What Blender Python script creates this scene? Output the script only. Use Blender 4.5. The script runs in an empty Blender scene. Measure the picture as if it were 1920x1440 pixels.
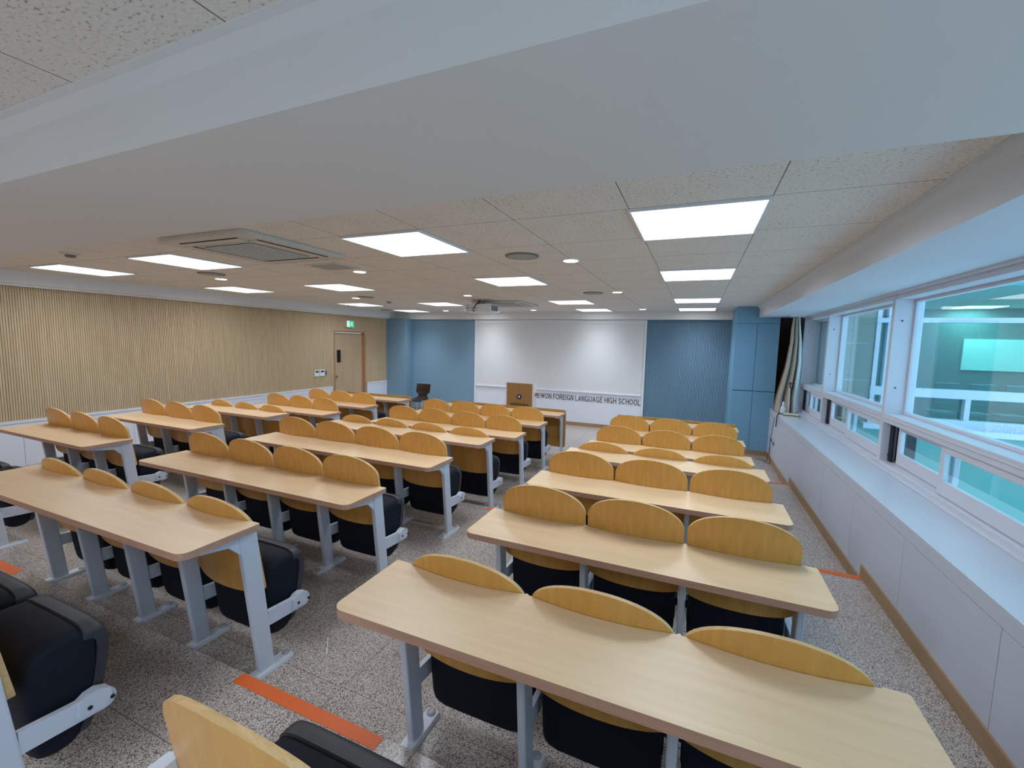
import bpy, bmesh, math, random
from mathutils import Matrix, Vector

# ------------------------------------------------------------------ scene, camera, world, exposure
scn = bpy.context.scene
COL = scn.collection
scn.view_settings.view_transform = 'Standard'
scn.view_settings.look = 'None'
scn.view_settings.gamma = 1.0
scn.view_settings.use_curve_mapping = False
scn.view_settings.exposure = 0.05
try:
    scn.cycles.use_denoising = True
    scn.cycles.max_bounces = 10
    scn.cycles.diffuse_bounces = 6
    scn.cycles.transparent_max_bounces = 16
    scn.cycles.sample_clamp_indirect = 6.0
except Exception:
    pass

FPX, YAW, PITCH, ROLL, CAMZ = 815.13, -0.3998, -0.0965, 0.0234, 1.9636
cy_, sy_ = math.cos(YAW), math.sin(YAW)
cp_, sp_ = math.cos(PITCH), math.sin(PITCH)
Fv = Vector((sy_ * cp_, cy_ * cp_, sp_))
Rv = Vector((cy_, -sy_, 0))
Uv = Rv.cross(Fv)
R2 = math.cos(ROLL) * Rv + math.sin(ROLL) * Uv
U2 = -math.sin(ROLL) * Rv + math.cos(ROLL) * Uv
cam_d = bpy.data.cameras.new('camera')
cam_d.sensor_width = 36.0
cam_d.lens = FPX / 1920.0 * 36.0
cam_d.clip_start = 0.02
cam_d.clip_end = 200
cam = bpy.data.objects.new('camera', cam_d)
COL.objects.link(cam)
cam.matrix_world = Matrix(((R2.x, U2.x, -Fv.x, 0), (R2.y, U2.y, -Fv.y, 0), (R2.z, U2.z, -Fv.z, CAMZ), (0, 0, 0, 1)))
scn.camera = cam

world = bpy.data.worlds.new('overcast_sky')
scn.world = world
world.use_nodes = True
bgn = world.node_tree.nodes['Background']
bgn.inputs[0].default_value = (0.46, 0.71, 1.0, 1)
bgn.inputs[1].default_value = 2.3

LAMP_E = 1.9       # brightness of the panel diffusers
LAMP_W = 13.0      # output of each ceiling panel (W)
LAMP_C = (0.80, 0.89, 1.0)
DOWN_E = 3.5       # round downlight emission

# ------------------------------------------------------------------ key dimensions (metres)
H = 0.110                      # height of one floor step
TZ = {0: 0.0, 1: H, 2: 2 * H, 3: 3 * H}
S1, S2, S3 = 1.32, 4.02, 6.84  # step edges (y)
XL, YF, YB = -7.97, 10.12, -3.2
XC, XW, XG = 1.27, 1.66, 1.82  # counter front, window frame face, glass
ZC, ZS = 2.70, 2.51            # ceiling, soffit underside
ZT = 0.882                     # counter top


def lin(r, g, b):
    f = lambda c: (c / 255 / 12.92) if c / 255 <= 0.04045 else ((c / 255 + 0.055) / 1.055) ** 2.4
    return (f(r), f(g), f(b), 1.0)


# ------------------------------------------------------------------ materials
def mat(name, col, rough=0.5, metal=0.0, spec=0.5, emit=None, es=0.0):
    m = bpy.data.materials.new(name)
    m.use_nodes = True
    p = m.node_tree.nodes['Principled BSDF']
    p.inputs['Base Color'].default_value = col
    p.inputs['Roughness'].default_value = rough
    p.inputs['Metallic'].default_value = metal
    p.inputs['Specular IOR Level'].default_value = spec
    if emit:
        p.inputs['Emission Color'].default_value = emit
        p.inputs['Emission Strength'].default_value = es
    return m


def nd(m, kind, **kw):
    n = m.node_tree.nodes.new(kind)
    for k, v in kw.items():
        setattr(n, k, v)
    return n


def ramp(m, stops):
    r = nd(m, 'ShaderNodeValToRGB')
    e = r.color_ramp.elements
    while len(e) > 1:
        e.remove(e[-1])
    e[0].position, e[0].color = stops[0]
    for p, c in stops[1:]:
        q = e.new(p)
        q.color = c
    return r


def coords(m, scale=(1, 1, 1), world_space=False):
    mp = nd(m, 'ShaderNodeMapping')
    mp.inputs['Scale'].default_value = scale
    if world_space:
        g = nd(m, 'ShaderNodeNewGeometry')
        m.node_tree.links.new(g.outputs['Position'], mp.inputs['Vector'])
    else:
        t = nd(m, 'ShaderNodeTexCoord')
        m.node_tree.links.new(t.outputs['Object'], mp.inputs['Vector'])
    return mp


def wood(name, c0, c1, scale, rough=0.4, bump=0.02, spec=0.5, detail=6):
    m = mat(name, c0, rough, spec=spec)
    L = m.node_tree.links
    p = m.node_tree.nodes['Principled BSDF']
    mp = coords(m, scale)
    n = nd(m, 'ShaderNodeTexNoise')
    n.inputs['Scale'].default_value = 1.0
    n.inputs['Detail'].default_value = detail
    n.inputs['Distortion'].default_value = 0.6
    r = ramp(m, [(0.3, c0), (0.7, c1)])
    L.new(mp.outputs[0], n.inputs['Vector'])
    L.new(n.outputs['Fac'], r.inputs['Fac'])
    L.new(r.outputs['Color'], p.inputs['Base Color'])
    return m


M = {}
M['maple'] = wood('maple_laminate', lin(236, 204, 164), lin(227, 193, 151), (2.2, 30, 30), 0.38)
M['edge'] = wood('brown_edge_band', lin(196, 156, 136), lin(182, 142, 122), (3, 60, 60), 0.45)
M['ochre'] = wood('ochre_veneer', lin(216, 164, 88), lin(204, 150, 72), (38, 38, 2.6), 0.36)
M['ply'] = wood('pale_ply_edge', lin(226, 190, 138), lin(206, 164, 108), (4, 90, 120), 0.5)
M['panel'] = wood('panel_veneer', lin(190, 145, 80), lin(172, 124, 62), (38, 38, 2.6), 0.4)
M['slat'] = wood('slat_wood', lin(212, 190, 158), lin(196, 172, 138), (50, 22, 1.4), 0.6, spec=0.2)
M['doorwood'] = wood('door_veneer', lin(200, 174, 142), lin(186, 158, 126), (30, 26, 1.6), 0.5)
M['doorframe'] = wood('door_frame_wood', lin(186, 144, 104), lin(168, 124, 86), (30, 30, 2), 0.5)
M['basewood'] = wood('skirting_wood', lin(172, 140, 104), lin(154, 122, 88), (2, 2, 30), 0.5)
M['lectwood'] = wood('lectern_veneer', lin(176, 132, 78), lin(160, 116, 62), (40, 40, 3), 0.45)
M['lectlight'] = mat('lectern_pale_trim', lin(226, 222, 224), 0.4)
M['steel'] = mat('grey_painted_steel', lin(206, 212, 226), 0.42, spec=0.4)
M['footsteel'] = mat('pale_grey_steel', lin(212, 216, 226), 0.35)
M['cap'] = mat('grey_bolt_cap', lin(165, 168, 174), 0.4)
M['screw'] = mat('dark_screw', lin(60, 60, 64), 0.3, metal=0.8)
M['fabric'] = mat('navy_black_fabric', lin(18, 23, 35), 0.68, spec=0.22)
M['shell'] = mat('charcoal_plastic', lin(48, 50, 56), 0.5)
M['white'] = mat('white_paint', lin(226, 228, 232), 0.55, spec=0.3)
M['beam'] = mat('beam_paint', lin(226, 225, 224), 0.75, spec=0.15)
M['soffit'] = mat('soffit_paint', lin(216, 223, 232), 0.7, spec=0.15)  # cool tint in the colour offsets warm light bounced onto the soffit
M['wains'] = mat('white_wainscot', lin(226, 230, 240), 0.45, spec=0.3)
M['counter'] = mat('counter_front_laminate', lin(200, 204, 216), 0.5, spec=0.3)
M['ctop'] = mat('counter_top_laminate', lin(206, 212, 222), 0.35)
M['groove'] = mat('joint_shadow_gap', lin(150, 152, 160), 0.8)
M['blue'] = mat('blue_paint', lin(124, 156, 178), 0.55, spec=0.25)
M['bluerib'] = mat('blue_ribbed_panel', lin(126, 160, 184), 0.55, spec=0.25)
M['dark'] = mat('black_gap', lin(18, 16, 16), 0.8)
M['brownrec'] = mat('dark_brown_recess', lin(44, 28, 22), 0.9, spec=0.1)  # dark brown panels lining the recess behind the curtain
M['board'] = mat('whiteboard_film', lin(222, 222, 224), 0.45, spec=0.3)
M['boardtrim'] = mat('board_frame_white', lin(222, 226, 232), 0.45)
M['letter'] = mat('brown_letters', lin(108, 94, 92), 0.5)
M['pierblue'] = mat('pier_blue', lin(118, 164, 194), 0.5, spec=0.25)
M['alu'] = mat('white_window_frame', lin(214, 216, 226), 0.4)
M['rubber'] = mat('black_rubber', lin(22, 22, 26), 0.6)
M['orange'] = mat('orange_tape', lin(222, 104, 44), 0.5)
M['acwhite'] = mat('off_white_plastic', lin(206, 202, 194), 0.5)
M['acgrille'] = mat('grey_grille', lin(120, 118, 114), 0.6)
M['speaker'] = mat('speaker_mesh', lin(168, 166, 162), 0.6)
M['metal'] = mat('brushed_metal', lin(190, 186, 176), 0.25, metal=1.0)
M['projwhite'] = mat('projector_white', lin(232, 232, 238), 0.4)
M['projgrey'] = mat('projector_grille', lin(120, 120, 128), 0.6)
M['black'] = mat('black_plastic', lin(20, 20, 22), 0.45)
M['lcd'] = mat('lcd_dark', lin(50, 56, 54), 0.3)
M['chair'] = mat('dark_brown_shell', lin(40, 18, 14), 0.4)
M['chrome'] = mat('chrome_leg', lin(220, 220, 224), 0.2, metal=0.9)
M['curtain'] = mat('beige_curtain', lin(180, 168, 154), 0.85, spec=0.1)
M['liner'] = mat('pale_curtain_lining', lin(226, 228, 228), 0.85, spec=0.1)
M['navy'] = mat('navy_badge', lin(30, 40, 92), 0.4)
M['badgewhite'] = mat('badge_white', lin(220, 226, 240), 0.4)
M['cream'] = mat('cream_plastic', lin(220, 214, 190), 0.5)
M['pink'] = mat('pale_pink_cloth', lin(212, 190, 190), 0.7)
M['greyclad'] = mat('grey_wing_panel', lin(142, 146, 134), 0.7)
M['teal'] = mat('teal_cladding', lin(112, 164, 156), 0.6, spec=0.2)
M['farroom'] = mat('far_room_paint', lin(112, 124, 122), 0.7)
M['farceil'] = mat('far_room_ceiling', lin(236, 240, 236), 0.8)
M['farlight'] = mat('far_room_light', (1, 1, 1, 1), 0.5, emit=(0.95, 1, 1, 1), es=6.0)
M['farscreen'] = mat('far_room_screen', lin(190, 214, 210), 0.5, emit=(0.7, 1, 0.98, 1), es=0.35)
M['fardesk'] = mat('far_room_furniture', lin(120, 150, 158), 0.6)
M['lamp'] = mat('lamp_diffuser', (1, 1, 1, 1), 0.5, emit=(0.93, 0.98, 1.0, 1), es=LAMP_E)
M['downlamp'] = mat('downlight_diffuser', (1, 1, 1, 1), 0.5, emit=(1.0, 0.97, 0.94, 1), es=DOWN_E)
M['exit'] = mat('exit_green', lin(20, 170, 110), 0.4, emit=(0.02, 0.6, 0.3, 1), es=0.8)
M['exitwhite'] = mat('exit_white', lin(235, 245, 240), 0.4, emit=(0.8, 1, 0.9, 1), es=0.5)
M['bottle'] = mat('clear_plastic', lin(214, 220, 220), 0.2)


def make_floor_mat():
    m = mat('granite_floor', lin(170, 155, 145), 0.22, spec=0.5)
    L = m.node_tree.links
    p = m.node_tree.nodes['Principled BSDF']
    mp = coords(m, (1, 1, 1), True)
    nz = nd(m, 'ShaderNodeTexNoise')
    nz.inputs['Scale'].default_value = 110
    nz.inputs['Detail'].default_value = 2
    mixv = nd(m, 'ShaderNodeMixRGB')
    mixv.inputs[0].default_value = 0.006
    L.new(mp.outputs[0], nz.inputs['Vector'])
    L.new(mp.outputs[0], mixv.inputs[1])
    L.new(nz.outputs['Color'], mixv.inputs[2])
    v = nd(m, 'ShaderNodeTexVoronoi')
    v.inputs['Scale'].default_value = 330
    L.new(mixv.outputs[0], v.inputs['Vector'])
    bw = nd(m, 'ShaderNodeSeparateColor')
    L.new(v.outputs['Color'], bw.inputs[0])
    r = ramp(m, [(0.0, lin(86, 79, 79)), (0.24, lin(118, 110, 108)), (0.32, lin(176, 163, 155)), (0.46, lin(198, 185, 176)),
                 (0.62, lin(206, 194, 185)), (0.8, lin(190, 178, 171)), (0.9, lin(211, 200, 192))])
    r.color_ramp.interpolation = 'CONSTANT'
    L.new(bw.outputs[0], r.inputs['Fac'])
    # tile joints on a 0.6 m grid
    sep = nd(m, 'ShaderNodeSeparateXYZ')
    L.new(mp.outputs[0], sep.inputs[0])

    def joint(out, off):
        a = nd(m, 'ShaderNodeMath', operation='ADD'); a.inputs[1].default_value = off
        L.new(out, a.inputs[0])
        b = nd(m, 'ShaderNodeMath', operation='PINGPONG'); b.inputs[1].default_value = 0.3
        L.new(a.outputs[0], b.inputs[0])
        c = nd(m, 'ShaderNodeMath', operation='LESS_THAN'); c.inputs[1].default_value = 0.0016
        L.new(b.outputs[0], c.inputs[0])
        return c.outputs[0]
    jx, jy = joint(sep.outputs[0], -0.86 + 12), joint(sep.outputs[1], -0.345 + 12)
    mx = nd(m, 'ShaderNodeMath', operation='MAXIMUM')
    L.new(jx, mx.inputs[0]); L.new(jy, mx.inputs[1])
    mc = nd(m, 'ShaderNodeMixRGB')
    mc.inputs[2].default_value = lin(112, 100, 94)
    L.new(mx.outputs[0], mc.inputs[0])
    L.new(r.outputs['Color'], mc.inputs[1])
    L.new(mc.outputs[0], p.inputs['Base Color'])
    return m


def make_ceiling_mat():
    m = mat('mineral_fibre_tiles', lin(190, 184, 174), 0.9, spec=0.1)
    L = m.node_tree.links
    p = m.node_tree.nodes['Principled BSDF']
    mp = coords(m, (1, 1, 1), True)
    mp2 = coords(m, (60, 105, 60), True)
    n = nd(m, 'ShaderNodeTexNoise')
    n.inputs['Scale'].default_value = 1.0
    n.inputs['Detail'].default_value = 3
    n.inputs['Roughness'].default_value = 0.6
    L.new(mp2.outputs[0], n.inputs['Vector'])
    big = nd(m, 'ShaderNodeTexNoise')
    big.inputs['Scale'].default_value = 5
    L.new(mp.outputs[0], big.inputs['Vector'])
    ad = nd(m, 'ShaderNodeMath', operation='MULTIPLY_ADD')
    ad.inputs[1].default_value = 0.12
    L.new(big.outputs['Fac'], ad.inputs[0]); L.new(n.outputs['Fac'], ad.inputs[2])
    r = ramp(m, [(0.40, lin(166, 158, 148)), (0.455, lin(226, 219, 210)), (0.6, lin(234, 229, 221))])
    L.new(ad.outputs[0], r.inputs['Fac'])
    sep = nd(m, 'ShaderNodeSeparateXYZ')
    L.new(mp.outputs[0], sep.inputs[0])

    def joint(out, off, pitch):
        a = nd(m, 'ShaderNodeMath', operation='ADD'); a.inputs[1].default_value = off
        L.new(out, a.inputs[0])
        b = nd(m, 'ShaderNodeMath', operation='PINGPONG'); b.inputs[1].default_value = pitch / 2
        L.new(a.outputs[0], b.inputs[0])
        c = nd(m, 'ShaderNodeMath', operation='LESS_THAN'); c.inputs[1].default_value = 0.0022
        L.new(b.outputs[0], c.inputs[0])
        return c.outputs[0]
    jx, jy = joint(sep.outputs[0], -0.295 + 68.3 * 0.2, 0.683), joint(sep.outputs[1], -2.50 + 69 * 0.2, 0.69)
    mx = nd(m, 'ShaderNodeMath', operation='MAXIMUM')
    L.new(jx, mx.inputs[0]); L.new(jy, mx.inputs[1])
    mc = nd(m, 'ShaderNodeMixRGB')
    mc.inputs[2].default_value = lin(112, 106, 100)
    L.new(mx.outputs[0], mc.inputs[0])
    L.new(r.outputs['Color'], mc.inputs[1])
    L.new(mc.outputs[0], p.inputs['Base Color'])
    return m


def make_glass(name, tint, ior=1.5):
    m = bpy.data.materials.new(name)
    m.use_nodes = True
    nt = m.node_tree
    for n in list(nt.nodes):
        nt.nodes.remove(n)
    out = nd(m, 'ShaderNodeOutputMaterial')
    tr = nd(m, 'ShaderNodeBsdfTransparent')
    tr.inputs[0].default_value = tint
    gl = nd(m, 'ShaderNodeBsdfGlossy')
    gl.inputs['Roughness'].default_value = 0.0
    gl.inputs[0].default_value = (1, 1, 1, 1)
    fr = nd(m, 'ShaderNodeFresnel')
    geo = nd(m, 'ShaderNodeNewGeometry')      # same reflectance on entering and on leaving the pane
    sel = nd(m, 'ShaderNodeMix')
    sel.inputs[2].default_value = ior
    sel.inputs[3].default_value = 1.0 / ior
    nt.links.new(geo.outputs['Backfacing'], sel.inputs[0])
    nt.links.new(sel.outputs[0], fr.inputs[0])
    mx = nd(m, 'ShaderNodeMixShader')
    nt.links.new(fr.outputs[0], mx.inputs[0])
    nt.links.new(tr.outputs[0], mx.inputs[1])
    nt.links.new(gl.outputs[0], mx.inputs[2])
    nt.links.new(mx.outputs[0], out.inputs[0])
    return m


M['floor'] = make_floor_mat()
M['ceiling'] = make_ceiling_mat()
M['glass'] = make_glass('tinted_window_glass', (0.80, 0.95, 0.95, 1))
M['farglass'] = make_glass('cyan_window_glass', (0.50, 0.84, 0.85, 1))


# ------------------------------------------------------------------ mesh builder
class MB:
    def __init__(s):
        s.v, s.f, s.mi = [], [], []

    def add(s, verts, faces, mi=0):
        o = len(s.v)
        s.v += [tuple(p) for p in verts]
        for f in faces:
            s.f.append(tuple(i + o for i in f))
            s.mi.append(mi)
        return s

    def box(s, a, b, mi=0):
        (x0, y0, z0), (x1, y1, z1) = a, b
        return s.add([(x0, y0, z0), (x1, y0, z0), (x1, y1, z0), (x0, y1, z0), (x0, y0, z1), (x1, y0, z1), (x1, y1, z1), (x0, y1, z1)],
                     [(0, 3, 2, 1), (4, 5, 6, 7), (0, 1, 5, 4), (1, 2, 6, 5), (2, 3, 7, 6), (3, 0, 4, 7)], mi)

    def prism(s, poly, axis, a, b, mi=0, mside=None):
        """poly: list of 2-D points; axis 'x': (y,z), 'y': (x,z), 'z': (x,y)."""
        def P(p, t):
            return (t, p[0], p[1]) if axis == 'x' else ((p[0], t, p[1]) if axis == 'y' else (p[0], p[1], t))
        n = len(poly)
        vs = [P(p, a) for p in poly] + [P(p, b) for p in poly]
        s.add(vs, [tuple(range(n))[::-1], tuple(range(n, 2 * n))], mi)
        o = len(s.v) - 2 * n
        for i in range(n):
            j = (i + 1) % n
            s.f.append((o + i, o + j, o + n + j, o + n + i))
            s.mi.append(mi if mside is None else mside)
        return s

    def cyl(s, p0, p1, r0, r1=None, n=16, mi=0, caps=True):
        r1 = r0 if r1 is None else r1
        p0, p1 = Vector(p0), Vector(p1)
        d = (p1 - p0).normalized()
        a = d.orthogonal().normalized()
        b = d.cross(a)
        vs = []
        for p, r in ((p0, r0), (p1, r1)):
            for i in range(n):
                t = 2 * math.pi * i / n
                vs.append(p + r * (math.cos(t) * a + math.sin(t) * b))
        fs = [(i, (i + 1) % n, n + (i + 1) % n, n + i) for i in range(n)]
        if caps:
            fs += [tuple(range(n))[::-1], tuple(range(n, 2 * n))]
        return s.add(vs, fs, mi)

    def tube(s, pts, r, n=8, mi=0):
        pts = [Vector(p) for p in pts]
        rings = []
        ref = None
        for i, p in enumerate(pts):
            d = (pts[min(i + 1, len(pts) - 1)] - pts[max(i - 1, 0)]).normalized()
            if ref is None:
                ref = d.orthogonal().normalized()
            a = (ref - d * ref.dot(d)).normalized()
            b = d.cross(a)
            ref = a
            rings.append([p + r * (math.cos(2 * math.pi * k / n) * a + math.sin(2 * math.pi * k / n) * b) for k in range(n)])
        vs = [q for R in rings for q in R]
        fs = []
        for i in range(len(rings) - 1):
            for k in range(n):
                fs.append((i * n + k, i * n + (k + 1) % n, (i + 1) * n + (k + 1) % n, (i + 1) * n + k))
        m = len(rings) - 1
        fs += [tuple(range(n))[::-1], tuple(m * n + k for k in range(n))]
        return s.add(vs, fs, mi)

    def lathe(s, prof, c, n=24, mi=0, axis='z', flip=1):
        """prof: list of (r, h) along axis from centre c."""
        vs = []
        for r, h in prof:
            for k in range(n):
                t = 2 * math.pi * k / n
                u, w = r * math.cos(t), r * math.sin(t)
                if axis == 'z':
                    vs.append((c[0] + u, c[1] + w, c[2] + h))
                elif axis == 'y':
                    vs.append((c[0] + u, c[1] + h, c[2] + w))
                else:
                    vs.append((c[0] + h, c[1] + u, c[2] + w))
        fs = []
        for i in range(len(prof) - 1):
            for k in range(n):
                fs.append((i * n + k, i * n + (k + 1) % n, (i + 1) * n + (k + 1) % n, (i + 1) * n + k))
        fs.append(tuple(range(n))[::-1])
        m = len(prof) - 1
        fs.append(tuple(m * n + k for k in range(n)))
        return s.add(vs, fs, mi)

    def mesh(s, name, mats, bevel=0.0, seg=2, smooth=None):
        me = bpy.data.meshes.new(name)
        me.from_pydata(s.v, [], s.f)
        me.update()
        for i, k in enumerate(s.mi):
            me.polygons[i].material_index = k
        bm = bmesh.new()
        bm.from_mesh(me)
        bmesh.ops.recalc_face_normals(bm, faces=bm.faces)
        if bevel > 0:
            eds = [e for e in bm.edges if len(e.link_faces) == 2 and e.calc_face_angle(0) > 0.6]
            bmesh.ops.bevel(bm, geom=eds, offset=bevel, offset_type='OFFSET', segments=seg, profile=0.5, affect='EDGES', clamp_overlap=True)
        bm.to_mesh(me)
        bm.free()
        for k in (mats if isinstance(mats, (list, tuple)) else [mats]):
            me.materials.append(M[k])
        if smooth is None:
            smooth = False
        if smooth:
            me.polygons.foreach_set('use_smooth', [True] * len(me.polygons))
            me.set_sharp_from_angle(angle=math.radians(38))
        return me


def ob(name, me, parent=None, loc=(0, 0, 0), rot=(0, 0, 0)):
    o = bpy.data.objects.new(name, me)
    COL.objects.link(o)
    o.location = loc
    o.rotation_euler = rot
    if parent is not None:
        o.parent = parent
    return o


def tag(o, label, cat, group=None, kind=None):
    o['label'] = label
    o['category'] = cat
    if group:
        o['group'] = group
    if kind:
        o['kind'] = kind
    return o


def thing(name, label, cat, loc=(0, 0, 0), rotz=0, group=None):
    return tag(ob(name, None, None, loc, (0, 0, rotz)), label, cat, group)


def struct(name, me, parent=None, loc=(0, 0, 0)):
    o = ob(name, me, parent, loc)
    if parent is None:
        o['kind'] = 'structure'
    return o


def copy_tree(src, parent=None):
    c = src.copy()
    COL.objects.link(c)
    c.parent = parent
    for ch in list(src.children):
        copy_tree(ch, c)
    return c


def roundrect(x0, y0, x1, y1, r, n=6):
    pts = []
    for cx, cy, a0 in ((x1 - r, y1 - r, 0), (x0 + r, y1 - r, 90), (x0 + r, y0 + r, 180), (x1 - r, y0 + r, 270)):
        for i in range(n + 1):
            t = math.radians(a0 + 90 * i / n)
            pts.append((cx + r * math.cos(t), cy + r * math.sin(t)))
    return pts


def catmull(keys, n=6, closed=True):
    out = []
    N = len(keys)
    for i in range(N if closed else N - 1):
        if closed:
            p0, p1, p2, p3 = (Vector(keys[(i + k) % N]) for k in (-1, 0, 1, 2))
        else:
            p0, p1, p2, p3 = (Vector(keys[min(max(i + k, 0), N - 1)]) for k in (-1, 0, 1, 2))
        for j in range(n):
            t = j / n
            q = 0.5 * ((2 * p1) + (-p0 + p2) * t + (2 * p0 - 5 * p1 + 4 * p2 - p3) * t * t + (-p0 + 3 * p1 - 3 * p2 + p3) * t ** 3)
            out.append(tuple(q))
    if not closed:
        out.append(tuple(keys[-1]))
    return out


# ------------------------------------------------------------------ room shell
fl = MB()
prof = [(YB, -0.1), (YB, TZ[3]), (S1, TZ[3]), (S1, TZ[2]), (S2, TZ[2]), (S2, TZ[1]), (S3, TZ[1]), (S3, 0.0), (YF + 0.1, 0.0), (YF + 0.1, -0.1)]
fl.prism(prof, 'x', XL - 0.1, XW + 0.3)
struct('floor', fl.mesh('floor', 'floor'))

ce = MB()
ce.box((XL - 0.1, YB - 0.1, ZC), (0.95, YF + 0.2, ZC + 0.12))
struct('ceiling', ce.mesh('ceiling', 'ceiling'))

# wide boxed beam across the room, with a cove at its near top edge
bmx = MB()
cove = [(0.745, ZC + 0.02), (0.745, ZC - 0.004), (0.766, ZC - 0.009), (0.781, ZC - 0.022), (0.789, ZC - 0.046), (0.789, 2.50), (1.508, 2.50), (1.508, ZC + 0.02)]
bmx.prism(cove, 'x', XL + 0.01, 1.20)
struct('trim_1', bmx.mesh('ceiling_beam', 'beam'))

# soffit along the window side
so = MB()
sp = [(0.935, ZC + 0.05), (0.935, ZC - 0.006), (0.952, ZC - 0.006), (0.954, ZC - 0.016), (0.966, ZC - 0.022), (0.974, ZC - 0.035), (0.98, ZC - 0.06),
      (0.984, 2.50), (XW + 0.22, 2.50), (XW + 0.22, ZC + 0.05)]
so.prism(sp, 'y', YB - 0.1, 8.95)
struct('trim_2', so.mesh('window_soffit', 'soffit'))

# soffit band along the slatted wall and along the front wall
sl = MB()
sl.prism([(XL - 0.05, ZC + 0.05), (XL - 0.05, 2.515), (-7.86, 2.515), (-7.86, 2.53), (-7.82, 2.545), (-7.81, ZC + 0.05)], 'y', YB - 0.1, YF - 0.02)
struct('trim_3', sl.mesh('slat_wall_soffit', 'beam'))
sf = MB()
sf.box((-7.84, YF - 0.10, 2.52), (0.64, YF + 0.1, ZC + 0.05))
struct('trim_4', sf.mesh('front_soffit', 'beam'))

# left wall: ribbed timber slats over a white wainscot, with the doorway left free
DY0, DY1, DZ = 7.885, 8.965, 2.135


def ribs(a0, a1, pitch, w, depth, base):
    """profile points (along, out) of a ribbed surface between a0 and a1"""
    pts = []
    n = int(round((a1 - a0) / pitch))
    for i in range(n):
        t = a0 + i * pitch
        g = pitch - w
        pts += [(t, base), (t + g * 0.8, base), (t + g, base + depth), (t + pitch, base + depth)]
    pts.append((a1, base + depth))
    return pts


def ribwall(y0, y1, z0, z1, mb):
    pts = ribs(y0, y1, 0.0245, 0.0155, 0.011, 0.0)
    n = len(pts)
    vs = [(XL + o, a, z0) for a, o in pts] + [(XL + o, a, z1) for a, o in pts]
    mb.add(vs, [(i, i + 1, n + i + 1, n + i) for i in range(n - 1)])


wl = MB()
ribwall(YB, DY0, 0.805, 2.53, wl)
ribwall(DY1, 10.09, 0.805, 2.53, wl)
ribwall(DY0, DY1, DZ, 2.53, wl)
wl.box((XL - 0.12, YB, -0.1), (XL - 0.002, DY0, 2.75))
wl.box((XL - 0.12, DY1, -0.1), (XL - 0.002, YF, 2.75))
wl.box((XL - 0.12, DY0, DZ), (XL - 0.002, DY1, 2.75))
struct('wall_left', wl.mesh('slat_wall', 'slat'))

wn = MB()
for a, b in ((YB, DY0 - 0.045), (DY1 + 0.045, 10.10)):
    wn.box((XL, a, 0.78), (XL + 0.030, b, 0.812))
    wn.box((XL, a, 0.0), (XL + 0.014, b, 0.79), 1)
    wn.box((XL + 0.005, a, 0.715), (XL + 0.020, b, 0.78))
    cuts = [a] + [y for y in [2.63 + 1.2 * k for k in range(-5, 7)] if a + 0.05 < y < b - 0.05] + [b]
    for y0, y1 in zip(cuts[:-1], cuts[1:]):
        wn.box((XL + 0.005, y0 + 0.002, 0.0), (XL + 0.020, y1 - 0.002, 0.711))
struct('trim_5', wn.mesh('wainscot', ['wains', 'groove']))

# front wall: left plain blue, whiteboard wall, right ribbed blue
wf = MB()
wf.box((XL - 0.1, YF, -0.1), (-5.345, YF + 0.12, 2.75), 0)
wf.box((-5.345, YF + 0.0, -0.1), (-1.05, YF + 0.12, 2.75), 1)
wf.box((-1.05, YF + 0.012, -0.1), (1.9, YF + 0.12, 2.75), 0)
pts = ribs(-1.045, 0.66, 0.028, 0.018, 0.012, 0.0)
n = len(pts)
wf.add([(a, YF + 0.012 - o, 0.09) for a, o in pts] + [(a, YF + 0.012 - o, 2.53) for a, o in pts], [(i, i + 1, n + i + 1, n + i) for i in range(n - 1)], 2)
struct('wall_front', wf.mesh('front_wall', ['blue', 'white', 'bluerib']))
wb = MB()
wb.box((XL - 0.1, YB - 0.12, -0.1), (XW + 0.3, YB, 2.75))
struct('wall_back', wb.mesh('rear_wall', 'white'))

bb = MB()
bb.box((-5.34, YF - 0.016, 0), (-1.05, YF, 0.085))
bb.box((-1.05, YF - 0.012, 0), (0.63, YF + 0.01, 0.09))
bb.box((-7.25, YF - 0.012, 0), (-5.345, YF, 0.085))
struct('baseboard_front', bb.mesh('front_skirting', 'basewood'))

# left front corner pier
lp = MB()
lp.box((XL, 9.80, 0), (-7.295, YF + 0.02, 2.535))
struct('wall_corner_left', lp.mesh('corner_pier', 'blue', 0.004))

# right front pier, four panels with dark joints
rp = MB()
rp.box((0.636, 8.965, 0.0), (1.315, YF + 0.02, ZC), 1)
for x0, x1 in ((0.632, 0.966), (0.972, 1.318)):
    for z0, z1 in ((0.088, 1.172), (1.184, 2.392)):
        rp.box((x0, 8.95, z0), (x1, 8.97, z1), 0)
rp.box((0.632, 8.95, 2.398), (1.318, 8.97, ZC), 0)
rp.box((0.630, 8.952, 0.088), (0.637, YF + 0.02, ZC), 0)
struct('wall_corner_right', rp.mesh('panelled_pier', ['pierblue', 'dark']))
bb2 = MB()
bb2.box((0.636, 8.955, 0), (1.28, 8.966, 0.086))
struct('baseboard_pier', bb2.mesh('pier_skirting', 'basewood'))
# dark brown recess behind the curtain
rc = MB()
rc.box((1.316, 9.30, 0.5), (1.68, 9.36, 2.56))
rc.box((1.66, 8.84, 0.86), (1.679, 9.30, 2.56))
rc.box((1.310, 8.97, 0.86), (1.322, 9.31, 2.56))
struct('wall_recess', rc.mesh('dark_recess', 'brownrec'))

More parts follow.
